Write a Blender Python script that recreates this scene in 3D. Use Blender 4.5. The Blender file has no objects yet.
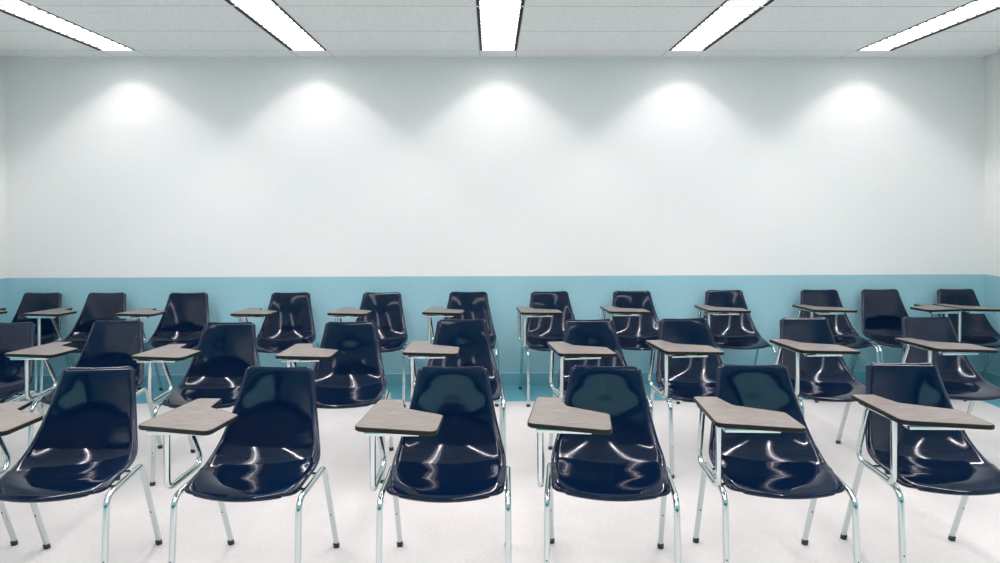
import bpy, bmesh, math, random
from mathutils import Vector, Matrix
random.seed(4)
S = bpy.context.scene
COL = S.collection
R = math.radians

# ------------------------------------------------------------------ materials
def new_mat(name):
    m = bpy.data.materials.new(name)
    m.use_nodes = True
    nt = m.node_tree
    return m, nt, nt.nodes['Principled BSDF']

def simple(name, col, rough=.5, metal=0., coat=0., ior=None):
    m, nt, b = new_mat(name)
    b.inputs['Base Color'].default_value = (*col, 1)
    b.inputs['Roughness'].default_value = rough
    b.inputs['Metallic'].default_value = metal
    b.inputs['Coat Weight'].default_value = coat
    b.inputs['Coat Roughness'].default_value = .04
    if ior: b.inputs['IOR'].default_value = ior
    return m

def N(nt, kind, **kw):
    n = nt.nodes.new(kind)
    for k, v in kw.items(): setattr(n, k, v)
    return n

def noise_tint(nt, b, col, col2, scale, detail=4, stretch=None, lo=.35, hi=.65):
    tc = N(nt, 'ShaderNodeTexCoord')
    mp = N(nt, 'ShaderNodeMapping')
    if stretch: mp.inputs['Scale'].default_value = stretch
    nt.links.new(tc.outputs['Object'], mp.inputs['Vector'])
    no = N(nt, 'ShaderNodeTexNoise')
    no.inputs['Scale'].default_value = scale
    no.inputs['Detail'].default_value = detail
    nt.links.new(mp.outputs['Vector'], no.inputs['Vector'])
    cr = N(nt, 'ShaderNodeValToRGB')
    cr.color_ramp.elements[0].position = lo
    cr.color_ramp.elements[0].color = (*col, 1)
    cr.color_ramp.elements[1].position = hi
    cr.color_ramp.elements[1].color = (*col2, 1)
    nt.links.new(no.outputs['Fac'], cr.inputs['Fac'])
    nt.links.new(cr.outputs['Color'], b.inputs['Base Color'])
    return no, cr, mp

def bump(nt, b, height_socket, strength=.1, dist=.002):
    bp = N(nt, 'ShaderNodeBump')
    bp.inputs['Strength'].default_value = strength
    bp.inputs['Distance'].default_value = dist
    nt.links.new(height_socket, bp.inputs['Height'])
    nt.links.new(bp.outputs['Normal'], b.inputs['Normal'])

WALL = (.868, .888, .868)
def wall_mat(name, c, k=.03, rough=.6):
    m, nt, b = new_mat(name)
    c2 = tuple(x*(1-k) for x in c)
    no, _, _ = noise_tint(nt, b, c, c2, 90, 3)
    b.inputs['Roughness'].default_value = rough
    bump(nt, b, no.outputs['Fac'], .12, .001)
    return m
M_WALL = wall_mat('white_wall_paint', WALL)
M_TEAL = wall_mat('teal_wall_paint', (.33, .60, .68), .07, .5)
M_BASE = wall_mat('teal_baseboard', (.18, .46, .55), .05, .45)
M_FRONT = wall_mat('deep_teal_unseen_wall', (.07, .20, .23), .05, .6)  # unseen front wall, colour darkened to dim reflections in the shells
M_BASETOP = simple('baseboard_bead', (.46, .72, .78), .35)

# floor: pale vinyl tiles, teal border tiles along the back and side walls
BX0, BX1, BY0, BY1 = -3.63, 3.715, .35, 5.215  # BY0: unseen teal floor behind the camera, added to darken shell reflections
def floor_mat():
    m, nt, b = new_mat('vinyl_floor')
    no, cr, mp = noise_tint(nt, b, (.81, .785, .765), (.74, .716, .697), 60, 6, lo=.3, hi=.7)
    sep = N(nt, 'ShaderNodeSeparateXYZ')
    tc = N(nt, 'ShaderNodeTexCoord')
    nt.links.new(tc.outputs['Object'], sep.inputs[0])
    def gt(sock, v, op='GREATER_THAN'):
        n = N(nt, 'ShaderNodeMath', operation=op)
        nt.links.new(sock, n.inputs[0]); n.inputs[1].default_value = v
        return n.outputs[0]
    def mx(a, c):
        n = N(nt, 'ShaderNodeMath', operation='MAXIMUM')
        nt.links.new(a, n.inputs[0]); nt.links.new(c, n.inputs[1])
        return n.outputs[0]
    mask = mx(mx(gt(sep.outputs['X'], BX1), gt(sep.outputs['X'], BX0, 'LESS_THAN')), mx(gt(sep.outputs['Y'], BY1), gt(sep.outputs['Y'], BY0, 'LESS_THAN')))
    n2 = N(nt, 'ShaderNodeTexNoise'); n2.inputs['Scale'].default_value = 45; n2.inputs['Detail'].default_value = 5
    nt.links.new(tc.outputs['Object'], n2.inputs['Vector'])
    r2 = N(nt, 'ShaderNodeValToRGB')
    r2.color_ramp.elements[0].position = .3; r2.color_ramp.elements[0].color = (.12, .40, .48, 1)
    r2.color_ramp.elements[1].position = .7; r2.color_ramp.elements[1].color = (.16, .45, .53, 1)
    nt.links.new(n2.outputs['Fac'], r2.inputs['Fac'])
    mix = N(nt, 'ShaderNodeMix', data_type='RGBA')
    nt.links.new(mask, mix.inputs['Factor'])
    nt.links.new(cr.outputs['Color'], mix.inputs['A'])
    nt.links.new(r2.outputs['Color'], mix.inputs['B'])
    # scuffs
    n3 = N(nt, 'ShaderNodeTexNoise'); n3.inputs['Scale'].default_value = 3.2; n3.inputs['Detail'].default_value = 5
    nt.links.new(tc.outputs['Object'], n3.inputs['Vector'])
    r3 = N(nt, 'ShaderNodeValToRGB')
    r3.color_ramp.elements[0].position = .3; r3.color_ramp.elements[0].color = (.93, .93, .93, 1)
    r3.color_ramp.elements[1].position = .6; r3.color_ramp.elements[1].color = (1, 1, 1, 1)
    nt.links.new(n3.outputs['Fac'], r3.inputs['Fac'])
    mul = N(nt, 'ShaderNodeMix', data_type='RGBA', blend_type='MULTIPLY')
    mul.inputs['Factor'].default_value = 1
    nt.links.new(mix.outputs['Result'], mul.inputs['A']); nt.links.new(r3.outputs['Color'], mul.inputs['B'])
    nt.links.new(mul.outputs['Result'], b.inputs['Base Color'])
    b.inputs['Roughness'].default_value = .42
    b.inputs['Specular IOR Level'].default_value = .3
    bump(nt, b, no.outputs['Fac'], .05, .001)
    return m
M_FLOOR = floor_mat()

# fixture rows
FX = [0.055 + (k-2)*1.50 for k in range(5)]
FW = .296
FY_END = 5.453
FL = 1.219
def ceiling_mat():
    m, nt, b = new_mat('acoustic_tile')
    no, cr, mp = noise_tint(nt, b, (.80, .82, .80), (.93, .945, .925), 80, 3, lo=.36, hi=.46)
    tc = N(nt, 'ShaderNodeTexCoord'); sep = N(nt, 'ShaderNodeSeparateXYZ')
    nt.links.new(tc.outputs['Object'], sep.inputs[0])
    def line(sock, off, period, w):
        a = N(nt, 'ShaderNodeMath', operation='SUBTRACT'); nt.links.new(sock, a.inputs[0]); a.inputs[1].default_value = off
        p = N(nt, 'ShaderNodeMath', operation='PINGPONG'); nt.links.new(a.outputs[0], p.inputs[0]); p.inputs[1].default_value = period/2
        l = N(nt, 'ShaderNodeMath', operation='LESS_THAN'); nt.links.new(p.outputs[0], l.inputs[0]); l.inputs[1].default_value = w
        return l.outputs[0]
    l1 = line(sep.outputs['Y'], FY_END, FL/2, .004)
    l2 = line(sep.outputs['X'], FX[0]-FW/2, 1.50, .003)
    l3 = line(sep.outputs['X'], FX[0]+FW/2, 1.50, .003)
    a = N(nt, 'ShaderNodeMath', operation='MAXIMUM'); nt.links.new(l1, a.inputs[0]); nt.links.new(l2, a.inputs[1])
    c = N(nt, 'ShaderNodeMath', operation='MAXIMUM'); nt.links.new(a.outputs[0], c.inputs[0]); nt.links.new(l3, c.inputs[1])
    mix = N(nt, 'ShaderNodeMix', data_type='RGBA')
    nt.links.new(c.outputs[0], mix.inputs['Factor'])
    nt.links.new(cr.outputs['Color'], mix.inputs['A'])
    mix.inputs['B'].default_value = (.47, .52, .51, 1)
    nt.links.new(mix.outputs['Result'], b.inputs['Base Color'])
    b.inputs['Roughness'].default_value = .9
    b.inputs['Specular IOR Level'].default_value = .1
    bump(nt, b, no.outputs['Fac'], .3, .002)
    return m
M_CEIL = ceiling_mat()

M_NAVY = simple('navy_gloss_plastic', (.0003, .0072, .029), .07)
M_NAVY.node_tree.nodes['Principled BSDF'].inputs['Specular IOR Level'].default_value = .40
M_CHROME = simple('chrome_tube', (.60, .665, .665), .09, 1)
M_GLIDE = simple('black_rubber_glide', (.02, .028, .03), .4)
M_EDGE = simple('dark_edge_band', (.007, .0095, .007), .35)
M_EDGE.node_tree.nodes['Principled BSDF'].inputs['Specular IOR Level'].default_value = .2
M_BLACK = simple('black_slot', (.003, .004, .004), .8)
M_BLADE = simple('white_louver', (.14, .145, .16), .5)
M_STEEL = simple('white_enamel', (.74, .78, .77), .45)

def wood_mat():
    m, nt, b = new_mat('grey_brown_laminate')
    no, cr, mp = noise_tint(nt, b, (.145, .123, .109), (.285, .256, .233), 9, 8, (2, 16, 8), .3, .7)
    b.inputs['Roughness'].default_value = .38
    b.inputs['Specular IOR Level'].default_value = .35
    return m
M_WOOD = wood_mat()

def emit_mat():
    m = bpy.data.materials.new('lit_diffuser'); m.use_nodes = True
    nt = m.node_tree
    b = nt.nodes['Principled BSDF']
    b.inputs['Base Color'].default_value = (.8, .8, .8, 1)
    b.inputs['Emission Color'].default_value = (1, .955, .97, 1)
    b.inputs['Emission Strength'].default_value = 5.1
    return m
M_EMIT = emit_mat()

def pane_mat():
    m = bpy.data.materials.new('window_glass'); m.use_nodes = True
    nt = m.node_tree; nt.nodes.clear()
    o = N(nt, 'ShaderNodeOutputMaterial'); t = N(nt, 'ShaderNodeBsdfTransparent'); g = N(nt, 'ShaderNodeBsdfGlossy')
    g.inputs['Roughness'].default_value = .02
    t.inputs['Color'].default_value = (.9, .96, .95, 1)
    x = N(nt, 'ShaderNodeMixShader'); x.inputs[0].default_value = .06
    nt.links.new(t.outputs[0], x.inputs[1]); nt.links.new(g.outputs[0], x.inputs[2]); nt.links.new(x.outputs[0], o.inputs[0])
    return m
M_PANE = pane_mat()

# ------------------------------------------------------------------ helpers
def tag(o, label=None, cat=None, group=None, kind=None):
    if label: o['label'] = label
    if cat: o['category'] = cat
    if group: o['group'] = group
    if kind: o['kind'] = kind
    return o

def link(name, me, parent=None):
    o = bpy.data.objects.new(name, me)
    COL.objects.link(o)
    if parent: o.parent = parent
    return o

def empty(name, loc=(0, 0, 0), rz=0):
    o = bpy.data.objects.new(name, None); COL.objects.link(o)
    o.location = loc; o.rotation_euler = (0, 0, rz); o.empty_display_size = .1
    return o

def mesh_from(bm, name, mats, smooth=True):
    bmesh.ops.recalc_face_normals(bm, faces=bm.faces)
    me = bpy.data.meshes.new(name)
    bm.to_mesh(me); bm.free()
    for m in (mats if isinstance(mats, (list, tuple)) else [mats]): me.materials.append(m)
    if smooth:
        for p in me.polygons: p.use_smooth = True
    return me

def add_box(bm, a, b, mi=0, bev=0):
    t = bmesh.new()
    x0, y0, z0 = a; x1, y1, z1 = b
    vs = [t.verts.new(v) for v in ((x0,y0,z0),(x1,y0,z0),(x1,y1,z0),(x0,y1,z0),(x0,y0,z1),(x1,y0,z1),(x1,y1,z1),(x0,y1,z1))]
    for f in ((0,3,2,1),(4,5,6,7),(0,1,5,4),(1,2,6,5),(2,3,7,6),(3,0,4,7)):
        t.faces.new([vs[i] for i in f]).material_index = mi
    if bev: bmesh.ops.bevel(t, geom=t.edges[:], offset=bev, segments=2, affect='EDGES', profile=.5)
    tm = bpy.data.meshes.new('tmp'); t.to_mesh(tm); t.free()
    bm.from_mesh(tm); bpy.data.meshes.remove(tm)

def fillet(pts, r, n=7):
    pts = [Vector(p) for p in pts]
    out = [pts[0]]
    for i in range(1, len(pts)-1):
        p, a, b = pts[i], pts[i-1], pts[i+1]
        da, db = (a-p), (b-p)
        ang = da.angle(db)
        t = min(r/math.tan(ang/2), da.length*.48, db.length*.48)
        rr = t*math.tan(ang/2)
        da.normalize(); db.normalize()
        c = p+(da+db).normalized()*(rr/math.sin(ang/2))
        s, e = p+da*t-c, p+db*t-c
        tot = s.angle(e)
        ax = s.cross(e).normalized()
        for k in range(n+1):
            out.append(c+Matrix.Rotation(tot*k/n, 3, ax) @ s)
    out.append(pts[-1])
    return out

def add_tube(bm, path, r, n=12, mi=0, r_end=None):
    path = [Vector(p) for p in path]
    rings = []
    up = None
    for i, p in enumerate(path):
        if i == 0: t = path[1]-p
        elif i == len(path)-1: t = p-path[i-1]
        else: t = (path[i+1]-p).normalized()+(p-path[i-1]).normalized()
        t.normalize()
        if up is None:
            up = Vector((1, 0, 0)) if abs(t.x) < .8 else Vector((0, 0, 1))
        u = (up-t*up.dot(t)).normalized(); up = u
        v = t.cross(u)
        rings.append([bm.verts.new(p+(u*math.cos(2*math.pi*k/n)+v*math.sin(2*math.pi*k/n))*r) for k in range(n)])
    for a, b in zip(rings, rings[1:]):
        for k in range(n):
            bm.faces.new((a[k], a[(k+1) % n], b[(k+1) % n], b[k])).material_index = mi
    bm.faces.new(rings[0][::-1]).material_index = mi
    bm.faces.new(rings[-1]).material_index = mi

def shade_auto(me, ang=40):
    # mark hard edges so that flat caps and crisp rims stay crisp
    bm = bmesh.new(); bm.from_mesh(me)
    for e in bm.edges:
        if len(e.link_faces) == 2 and e.calc_face_angle(0) > R(ang): e.smooth = False
    bm.to_mesh(me); bm.free()
    return me

# ------------------------------------------------------------------ room
X0, X1, Y0, Y1, H = -3.99, 4.12, -3.2, 5.685, 2.72
WZ = .905
BH = .10
def plain_box(name, boxes, mats, kind='structure'):
    bm = bmesh.new()
    for bx in boxes: add_box(bm, *bx)
    return tag(link(name, mesh_from(bm, name, mats, False)), kind=kind)

T = .12
plain_box('floor', [((X0-T, Y0-T, -.1), (X1+T, Y1+T, 0))], M_FLOOR)

def wall(name, a, b, base_a, base_b, side):
    # upper paint and wainscot paint as two material zones of one wall
    (x0, y0), (x1, y1) = a, b
    plain_box('wall_'+side, [((x0, y0, 0), (x1, y1, WZ), 1), ((x0, y0, WZ), (x1, y1, H+.25), 0)], [M_WALL, M_TEAL])
    bm = bmesh.new()
    add_box(bm, (*base_a, 0), (*base_b, BH), 0)
    (p, q), (r, s) = base_a, base_b
    add_box(bm, (p, q, BH), (r, s, BH+.004), 1)
    tag(link('baseboard_'+side, mesh_from(bm, 'baseboard_'+side, [M_BASE, M_BASETOP], False)), kind='structure')
BT = .008
wall('back', (X0, Y1), (X1, Y1+T), (X0, Y1-BT), (X1, Y1), 'back')
wall('left', (X0-T, Y0-T), (X0, Y1+T), (X0, Y0), (X0+BT, Y1-BT), 'left')
wall('right', (X1, Y0-T), (X1+T, Y1+T), (X1-BT, Y0), (X1, Y1-BT), 'right')
WX0, WX1, WZ0, WZ1 = -3.7, 3.8, 1.55, 2.45
plain_box('wall_front', [((X0, Y0-T, 0), (X1, Y0, WZ), 1), ((X0, Y0-T, WZ), (X1, Y0, WZ0), 0), ((X0, Y0-T, WZ1), (X1, Y0, H+.25), 0),
                         ((X0, Y0-T, WZ0), (WX0, Y0, WZ1), 0), ((WX1, Y0-T, WZ0), (X1, Y0, WZ1), 0)], [M_FRONT, M_BASE])
def window(name, a, b):
    w, fr = .05, .045
    y0, y1 = Y0-.085, Y0-.035
    bm = bmesh.new()
    add_box(bm, (a, y0, WZ0), (a+w, y1, WZ1)); add_box(bm, (b-w, y0, WZ0), (b, y1, WZ1))
    add_box(bm, (a+w, y0, WZ0), (b-w, y1, WZ0+w)); add_box(bm, (a+w, y0, WZ1-w), (b-w, y1, WZ1))
    o = tag(link(name, mesh_from(bm, name, M_STEEL, False)), kind='structure')
    bm = bmesh.new(); add_box(bm, (a+w, Y0-.063, WZ0+w), (b-w, Y0-.057, WZ1-w))
    link('pane', mesh_from(bm, 'pane', M_PANE, False), o)
window('window_1', WX0, WX1)

# ceiling slab with an opening for every run of fixtures
NROW = 5
fy0 = FY_END-NROW*FL
bm = bmesh.new()
xs = [X0]+[v for x in FX for v in (x-FW/2, x+FW/2)]+[X1]
for i in range(0, len(xs), 2):
    add_box(bm, (xs[i], fy0, H), (xs[i+1], FY_END, H+.02))
add_box(bm, (X0, FY_END, H), (X1, Y1, H+.02))
add_box(bm, (X0, Y0, H), (X1, fy0, H+.02))
add_box(bm, (X0-T, Y0-T, H+.15), (X1+T, Y1+T, H+.25))
tag(link('ceiling', mesh_from(bm, 'ceiling', M_CEIL, False)), kind='structure')

# ------------------------------------------------------------------ ceiling lights
def light_parts():
    w, l = FW/2, FL/2
    slot = .022
    P = {}
    bm = bmesh.new()                       # steel housing: tray above the ceiling, open at the bottom
    add_box(bm, (-w, -l, .070), (w, l, .078))
    for s in (-1, 1):
        add_box(bm, (min(s*w, s*(w-.002)), -l, -.001), (max(s*w, s*(w-.002)), l, .070))
    P['housing'] = mesh_from(bm, 'housing', M_STEEL, False)
    for s, nm in ((-1, 'left'), (1, 'right')):
        bm = bmesh.new()
        a, b = sorted((s*(w-.002), s*(w-slot)))
        add_box(bm, (a, -l+.012, -.0012), (b, l-.012, .069))
        P['air_slot '+nm] = mesh_from(bm, 'air_slot', M_BLACK, False)
    for s, nm in ((-1, 'near'), (1, 'far')):
        bm = bmesh.new()
        a, b = sorted((s*l, s*(l-.012)))
        add_box(bm, (-w+.002, a, -.001), (w-.002, b, .006), 0)
        P['end_trim '+nm] = mesh_from(bm, 'end_trim', M_STEEL, False)
    bm = bmesh.new()
    add_box(bm, (-w+slot, -l+.012, .010), (w-slot, l-.012, .016))
    P['diffuser'] = mesh_from(bm, 'diffuser', M_EMIT, False)
    bm = bmesh.new()
    for k in range(1, 13):
        y = -l+.012+(FL-.024)*k/13
        add_box(bm, (-w+slot, y-.002, .002), (w-slot, y+.002, .0095))
    P['louver'] = mesh_from(bm, 'louver', M_BLADE, False)
    return P
LP = light_parts()
LAMP = bpy.data.lights.new('fluorescent_lamp', 'AREA')
LAMP.shape = 'RECTANGLE'; LAMP.size = .045; LAMP.size_y = FL-.03
LAMP.energy = 1.75
LAMP.spread = R(180)
LAMP.color = (1.0, .905, .93)
# parabolic-louver luminaire: batwing candela curve with a sharp cut-off (photometric web, no file)
ANG = [0, 10, 20, 28, 34, 39, 43, 47, 50, 53, 57, 62, 80, 90]
CD = [300, 300, 300, 320, 385, 510, 720, 980, 900, 420, 110, 5, 0, 0]
CD = [c/max(.05, math.cos(R(a))) for a, c in zip(ANG, CD)]      # divided by the cosine of a flat emitter
ies = bpy.data.texts.new('louver_photometry')
ies.write('IESNA:LM-63-1995\nTILT=NONE\n1 1000 1 %d 1 1 2 0 0 0\n1 1 100\n%s\n0\n%s\n' % (
    len(ANG), ' '.join('%g' % a for a in ANG), ' '.join('%.1f' % c for c in CD)))
LAMP.use_nodes = True
_nt = LAMP.node_tree
_em = _nt.nodes['Emission']
_ie = _nt.nodes.new('ShaderNodeTexIES'); _ie.mode = 'INTERNAL'; _ie.ies = ies
_ie.inputs['Strength'].default_value = .1
_nt.links.new(_ie.outputs['Fac'], _em.inputs['Strength'])
ORD = ['leftmost', 'second from the left', 'middle', 'second from the right', 'rightmost']
DEP = ['ending just short of the back wall', 'second from back wall, cut off above', 'third from the back wall', 'fourth from the back wall',
       'fifth from the back wall']
for j in range(NROW):
    for i, x in enumerate(FX):
        root = empty('ceiling_light', (x, FY_END-FL*(j+.5), H))
        tag(root, '%s white ceiling light strip %s' % (ORD[i], DEP[j]), 'ceiling light', 'recessed ceiling light strips')
        for nm in LP: link(nm.split()[0], LP[nm], root)
        lo = bpy.data.objects.new('lamp', LAMP); COL.objects.link(lo); lo.parent = root
        lo.location = (0, 0, .0005)

# ------------------------------------------------------------------ tablet-arm desk parts
def interp(tab, t):
    for (a, va), (b, vb) in zip(tab, tab[1:]):
        if t <= b:
            k = (t-a)/(b-a)
            return va+(vb-va)*k
    return tab[-1][1]

def catmull(P, n):
    P = [Vector((0, *p)) for p in P]
    P = [P[0]*2-P[1]]+P+[P[-1]*2-P[-2]]
    out = []
    for i in range(1, len(P)-2):
        for k in range(n):
            t = k/n
            a, b, c, d = P[i-1:i+3]
            out.append(.5*((2*b)+(c-a)*t+(2*a-5*b+4*c-d)*t*t+(3*b-a-3*c+d)*t**3))
    out.append(P[-2])
    return out

def shell_mesh():
    prof = [(-.2425, .4065), (-.2415, .4135), (-.236, .4185), (-.215, .4225), (-.165, .4260), (-.10, .4225), (-.04, .4165), (.010, .4160), (.050, .4235),
            (.088, .4425), (.121, .480), (.148, .543), (.172, .62), (.190, .70), (.206, .768), (.213, .786), (.224, .790), (.232, .784)]
    C = catmull(prof, 9)
    L = [0]
    for a, b in zip(C, C[1:]): L.append(L[-1]+(b-a).length)
    tot = L[-1]
    # half width against arc length
    zt = [(0, .216), (.05, .220), (.15, .224), (.30, .227), (.38, .229), (.45, .227), (.50, .221), (.56, .211), (.63, .199), (.71, .186), (.80, .172), (.90, .158), (1, .149)]
    bow = [(0, .005), (.08, .010), (.2, .026), (.35, .044), (.45, .053), (.55, .050), (.65, .038), (.8, .022), (.92, .009), (1, .004)]
    bm = bmesh.new()
    ns = 30
    rows = []
    rl, rt = .050, .020
    for i, p in enumerate(C):
        l = L[i]; t = l/tot
        sm = [max(0, min(1, t+d)) for d in (-.05, -.025, 0, .025, .05)] if .05 < t < .95 else [t]
        w = sum(interp(zt, q) for q in sm)/len(sm)
        bw = sum(interp(bow, q) for q in sm)/len(sm)
        lf = max(0, l-.010)
        if lf < rl: w -= rl*(1-math.sqrt(max(0, 1-(1-lf/rl)**2)))
        e = tot-l-.012
        if e < rt: w -= rt*(1-math.sqrt(max(0, 1-(1-max(e, 0)/rt)**2)))
        T_ = ((C[min(i+1, len(C)-1)]-C[max(i-1, 0)])).normalized()
        n = Vector((0, -T_.z, T_.y))          # up on the seat, forward on the back
        row = []
        for k in range(ns+1):
            s = -1+2*k/ns
            s = math.copysign(1-(1-abs(s))**1.25, s)
            a = abs(s)
            off = bw*a**2.0
            edge = max(0, (a-.90)/.10)
            if t >= .3: off -= .0125*edge**1.6
            q = p+n*off
            if t < .3: q.z -= edge**1.6*max(0, min(.0125, p.z-.4075))   # rolled rim all round
            q.y += .040*a**2*max(0, 1-t/.28)       # front edge bows forward in the middle
            row.append(bm.verts.new((s*w, q.y, q.z)))
        rows.append(row)
    for a, b in zip(rows, rows[1:]):
        for k in range(ns):
            bm.faces.new((a[k], a[k+1], b[k+1], b[k]))
    bmesh.ops.recalc_face_normals(bm, faces=bm.faces)
    bm.normal_update()
    mid = bm.faces[len(bm.faces)//4]
    if mid.normal.z < 0: bmesh.ops.reverse_faces(bm, faces=bm.faces[:])
    # thickness, by hand, with rounded rim
    bm.verts.ensure_lookup_table()
    th = .0065
    top = list(bm.verts); faces = list(bm.faces)
    bound = [e for e in bm.edges if e.is_boundary]
    dup = {v: bm.verts.new(v.co-v.normal*th) for v in top}
    rim = {}
    for f in faces: bm.faces.new([dup[v] for v in reversed(f.verts)])
    cen = {}
    for e in bound:
        for v in e.verts:
            if v not in rim:
                out = Vector((0, 0, 0))
                for e2 in v.link_edges:
                    o = e2.other_vert(v)
                    if not e2.is_boundary: out += (v.co-o.co)
                if out.length == 0:
                    for e2 in v.link_edges: out += (v.co-e2.other_vert(v).co)
                out = (out-v.normal*out.dot(v.normal)).normalized()
                rim[v] = bm.verts.new((v.co+dup[v].co)/2+out*.004)
    for e in bound:
        a, b = e.verts
        bm.faces.new((a, b, rim[b], rim[a])); bm.faces.new((rim[a], rim[b], dup[b], dup[a]))
    return mesh_from(bm, 'shell', M_NAVY)

LX = .2375
TR = .0115
def leg_mesh(s, front):
    bm = bmesh.new()
    mid = (s*LX, -.08, .409)
    if front: path = [(s*.2395, -.238, .014), (s*LX, -.212, .404), mid]
    else: path = [(s*.2365, .2525, .014), (s*LX, .078, .415), mid]
    path = fillet(path, .045)
    add_tube(bm, path, TR)
    # adjustment hole
    a, b = Vector(path[0]), Vector(path[1])
    c = a.lerp(b, .45)
    t = (b-a).normalized()
    nn = Vector((0, -1, 0)); nn = (nn-t*nn.dot(t)).normalized()
    add_tube(bm, [c+nn*.009, c+nn*.0122], .0033, 8, 1)
    return shade_auto(mesh_from(bm, 'leg', [M_CHROME, M_GLIDE]))

def glide_mesh(s, front):
    bm = bmesh.new()
    if front: p = Vector((s*.2395, -.238, 0)); q = Vector((s*.2394, -.2370, .019))
    else: p = Vector((s*.2365, .2525, 0)); q = Vector((s*.2365, .2470, .019))
    add_tube(bm, [p, p+Vector((0, 0, .005)), p.lerp(q, .6), q], .0138, 12)
    return shade_auto(mesh_from(bm, 'foot_glide', M_GLIDE))

def crossbar_mesh(y):
    bm = bmesh.new()
    z = .4055
    add_tube(bm, [(-LX+.008, y, z), (LX-.008, y, z)], .0085, 10)
    for s in (-1, 1):
        add_box(bm, (s*.11-.02, y-.018, z+.004), (s*.11+.02, y+.018, z+.016), 0, .002)
    return shade_auto(mesh_from(bm, 'crossbar', M_CHROME))

def tz(y): return .7013-.051*(y+.1)      # the tabletop rises a little towards the front
TH = .0155

def arm_mesh(m):
    bm = bmesh.new()
    add_tube(bm, fillet([(m*-.263, -.216, tz(-.216)-TH-.007), (m*-.263, -.214, .432), (m*-.268, .065, .432), (m*-.284, -.065, tz(-.065)-TH-.007)], .035), TR)
    return shade_auto(mesh_from(bm, 'arm_support', M_CHROME))

def bracket_mesh(m):
    bm = bmesh.new()
    def slab(xa, xb, ya, yb, h, bev):
        t = bmesh.new()
        xa, xb = sorted((m*xa, m*xb))
        add_box(t, (xa, ya, -h), (xb, yb, 0), 0, bev)
        for v in t.verts: v.co.z += tz(v.co.y)-TH-.0003
        tm = bpy.data.meshes.new('tmp'); t.to_mesh(tm); t.free()
        bm.from_mesh(tm); bpy.data.meshes.remove(tm)
    slab(-.272, -.075, -.338, -.302, .020, .003)
    slab(-.292, -.248, -.330, .0, .008, .002)
    return shade_auto(mesh_from(bm, 'bracket', M_CHROME))

def tablet_outline(m, grow=0):
    P = [(-.303, -.345, .036), (-.008, -.408, .028), (-.004, -.180, .032), (-.168, -.072, .045), (-.193, .073, .012), (-.289, .073, .020)]
    if m < 0: P = [(-x, y, r) for x, y, r in P]
    out = []
    n = len(P)
    for i in range(n):
        p = Vector(P[i][:2]); a = Vector(P[i-1][:2]); b = Vector(P[(i+1) % n][:2])
        da, db = (a-p), (b-p)
        r = P[i][2]
        ang = da.angle(db)
        t = min(r/math.tan(ang/2), da.length*.45, db.length*.45)
        da.normalize(); db.normalize()
        s, e = p+da*t, p+db*t
        for k in range(9):
            u = k/8
            out.append((s*(1-u)**2+p*2*u*(1-u)+e*u*u))
    if grow:
        res = []
        k = len(out)
        area = sum(out[i].x*out[(i+1) % k].y-out[(i+1) % k].x*out[i].y for i in range(k))
        sg = 1 if area > 0 else -1
        for i in range(k):
            tn = (out[(i+1) % k]-out[i-1]).normalized()
            res.append(out[i]+Vector((tn.y, -tn.x))*grow*sg)
        out = res
    return out

def tabletop_mesh(m):
    bm = bmesh.new()
    O = tablet_outline(m)
    lo = [bm.verts.new((*p, tz(p.y)-TH)) for p in O]
    hi = [bm.verts.new((*p, tz(p.y))) for p in O]
    k = len(O)
    for i in range(k): bm.faces.new((lo[i], lo[(i+1) % k], hi[(i+1) % k], hi[i]))
    bm.faces.new(hi); bm.faces.new(lo[::-1])
    bmesh.ops.triangulate(bm, faces=[f for f in bm.faces if len(f.verts) > 4])
    return shade_auto(mesh_from(bm, 'tabletop', M_WOOD))

def edge_mesh(m):
    bm = bmesh.new()
    a, b = tablet_outline(m, -.0008), tablet_outline(m, .0022)
    rings = [[bm.verts.new((*p, tz(p.y)+z)) for p in O] for O, z in ((a, -TH-.0008), (b, -TH+.0016), (b, -.0018), (a, .0006))]
    k = len(a)
    for j in range(4):
        q, w = rings[j], rings[(j+1) % 4]
        for i in range(k): bm.faces.new((q[i], q[(i+1) % k], w[(i+1) % k], w[i]))
    return shade_auto(mesh_from(bm, 'edge_band', M_EDGE), 50)

SHELL = shell_mesh()
LEGS = [(leg_mesh(s, f), glide_mesh(s, f)) for s in (-1, 1) for f in (True, False)]
BARS = [crossbar_mesh(-.125), crossbar_mesh(.03)]
def hand(m): return dict(arm=arm_mesh(m), bracket=bracket_mesh(m), top=tabletop_mesh(m), edge=edge_mesh(m))
RIGHT, LEFT = hand(1), hand(-1)

def desk(x, y, rz, label, group, kit=RIGHT):
    root = empty('tablet_arm_desk', (x, y, 0), R(rz))
    tag(root, label, 'desk chair', group)
    link('shell', SHELL, root)
    for lm, gm in LEGS:
        l = link('leg', lm, root); link('foot_glide', gm, l)
    for b in BARS: link('crossbar', b, root)
    link('arm_support', kit['arm'], root); link('bracket', kit['bracket'], root)
    t = link('tabletop', kit['top'], root); link('edge_band', kit['edge'], t)
    return root

def place(tx, ty, rz, label, group, kit=RIGHT):
    # tx, ty is where the middle of the backrest's top edge stands
    a = R(rz)
    return desk(tx+math.sin(a)*.213, ty-math.cos(a)*.213, rz, label, group, kit)

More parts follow.
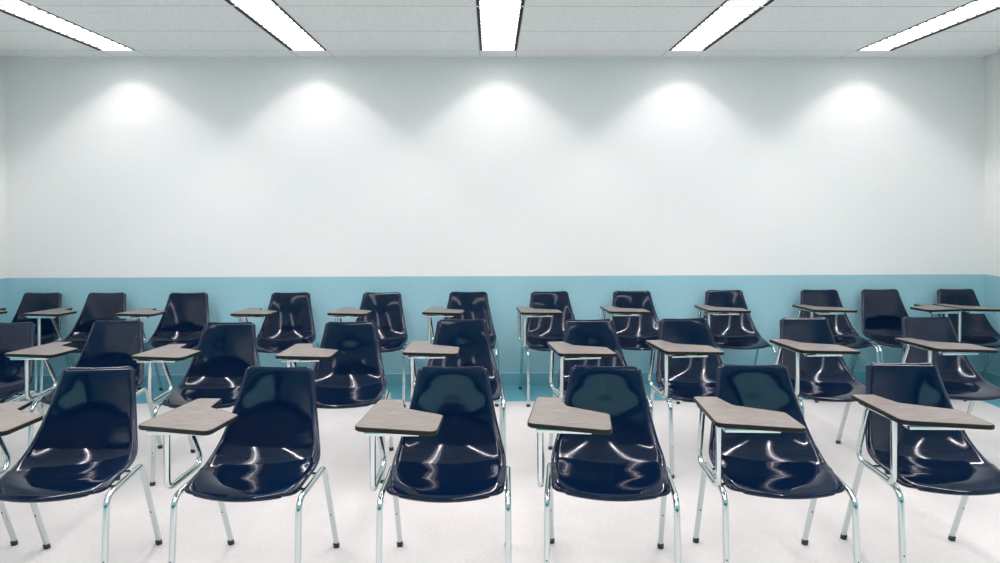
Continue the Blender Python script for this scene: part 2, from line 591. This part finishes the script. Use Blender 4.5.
FRONT = [(-2.335, 2.79, 2, 'navy front-row desk chair beyond the left edge, only its rear leg in view'),
         (-1.693, 2.78, 3.5, 'navy front-row desk chair cut by the left edge, its tabletop half out of frame'),
         (-0.936, 2.771, -4.2, 'navy front-row desk chair second from left, tabletop angled away at its left'),
         (-0.175, 2.753, -1.3, 'navy front-row desk chair just left of centre, facing almost straight ahead'),
         (0.466, 2.752, -6.7, 'navy front-row desk chair just right of centre, turned slightly left'),
         (1.121, 2.759, -3.2, 'navy front-row desk chair second from right, blotchy sheen on its backrest'),
         (1.791, 2.78, -2.5, 'navy front-row desk chair at the right end, seat cut by the right edge')]
for c in FRONT: desk(*c, 'desk chairs of the front row')
ROW2 = [(-2.905, 4.165, 0, 'navy middle-row desk chair cut off by the left edge of the photo'),
        (-2.283, 4.215, 0, 'navy middle-row desk chair second from left, behind the leftmost front chair'),
        (-1.576, 4.138, 0, 'navy middle-row desk chair third from left, seat showing between two front chairs'),
        (-.850, 4.140, 2.5, 'navy middle-row desk chair fourth from left, its whole seat in view'),
        (-.183, 4.200, 1, 'navy middle-row desk chair directly behind the front chair left of centre'),
        (.594, 4.175, 6, 'navy middle-row desk chair directly behind the front chair right of centre'),
        (1.180, 4.205, 5, 'navy middle-row desk chair third from right, in the gap right of centre'),
        (1.925, 4.208, 3, 'navy middle-row desk chair second from right, just right of the blotchy backrest'),
        (2.690, 4.220, 1, 'navy middle-row desk chair at the right end, above the rightmost front chair')]
for c in ROW2: place(*c, 'desk chairs of the middle row')
ROW3 = [(-3.640, 5.600, 0, 'navy back-row desk chair in the left corner against the teal wall'),
        (-3.110, 5.580, 0, 'navy back-row desk chair second from left against the teal wall'),
        (-2.446, 5.560, 2, 'navy back-row desk chair third from left against the teal wall'),
        (-1.620, 5.545, 3, 'navy back-row desk chair fourth from left, two bright streaks on its backrest'),
        (-.885, 5.535, -1, 'navy back-row desk chair fifth from left against the teal wall'),
        (-.190, 5.550, -2, 'navy back-row desk chair sixth from left, just left of the bare wall gap at centre'),
        (.467, 5.550, 5, 'navy back-row desk chair just right of the bare wall gap at centre, legs in view'),
        (1.139, 5.570, 2, 'navy back-row desk chair fifth from right against the teal wall'),
        (1.900, 5.590, 0, 'navy back-row desk chair fourth from right against the teal wall'),
        (2.685, 5.595, 0, 'navy back-row desk chair third from right, beside the left-handed one'),
        (3.192, 5.605, 0, 'navy back-row desk chair with its tabletop on the other side, backrest unobstructed', LEFT),
        (3.820, 5.605, 0, 'navy back-row desk chair in the right corner against the teal wall')]
for c in ROW3: place(*c[:4], 'desk chairs of the back row', *c[4:])

# ------------------------------------------------------------------ world, camera, view
W = bpy.data.worlds.new('world'); S.world = W
W.use_nodes = True
W.node_tree.nodes['Background'].inputs['Color'].default_value = (.42, .78, .76, 1)
W.node_tree.nodes['Background'].inputs['Strength'].default_value = 2.1

cd = bpy.data.cameras.new('camera')
cam = bpy.data.objects.new('camera', cd); COL.objects.link(cam)
cd.sensor_width = 36
cd.lens = 686/1000*36
cd.shift_y = -.076
cd.clip_start = .02
cam.location = (0, 0, 1.49)
cam.rotation_euler = (Matrix.Rotation(R(-.69), 3, 'Z') @ Matrix.Rotation(R(90), 3, 'X') @ Matrix.Rotation(R(-.14), 3, 'Z')).to_euler()
S.camera = cam

S.view_settings.view_transform = 'Standard'
S.view_settings.look = 'None'
S.view_settings.gamma = 1
S.view_settings.use_curve_mapping = False
S.view_settings.exposure = -.09
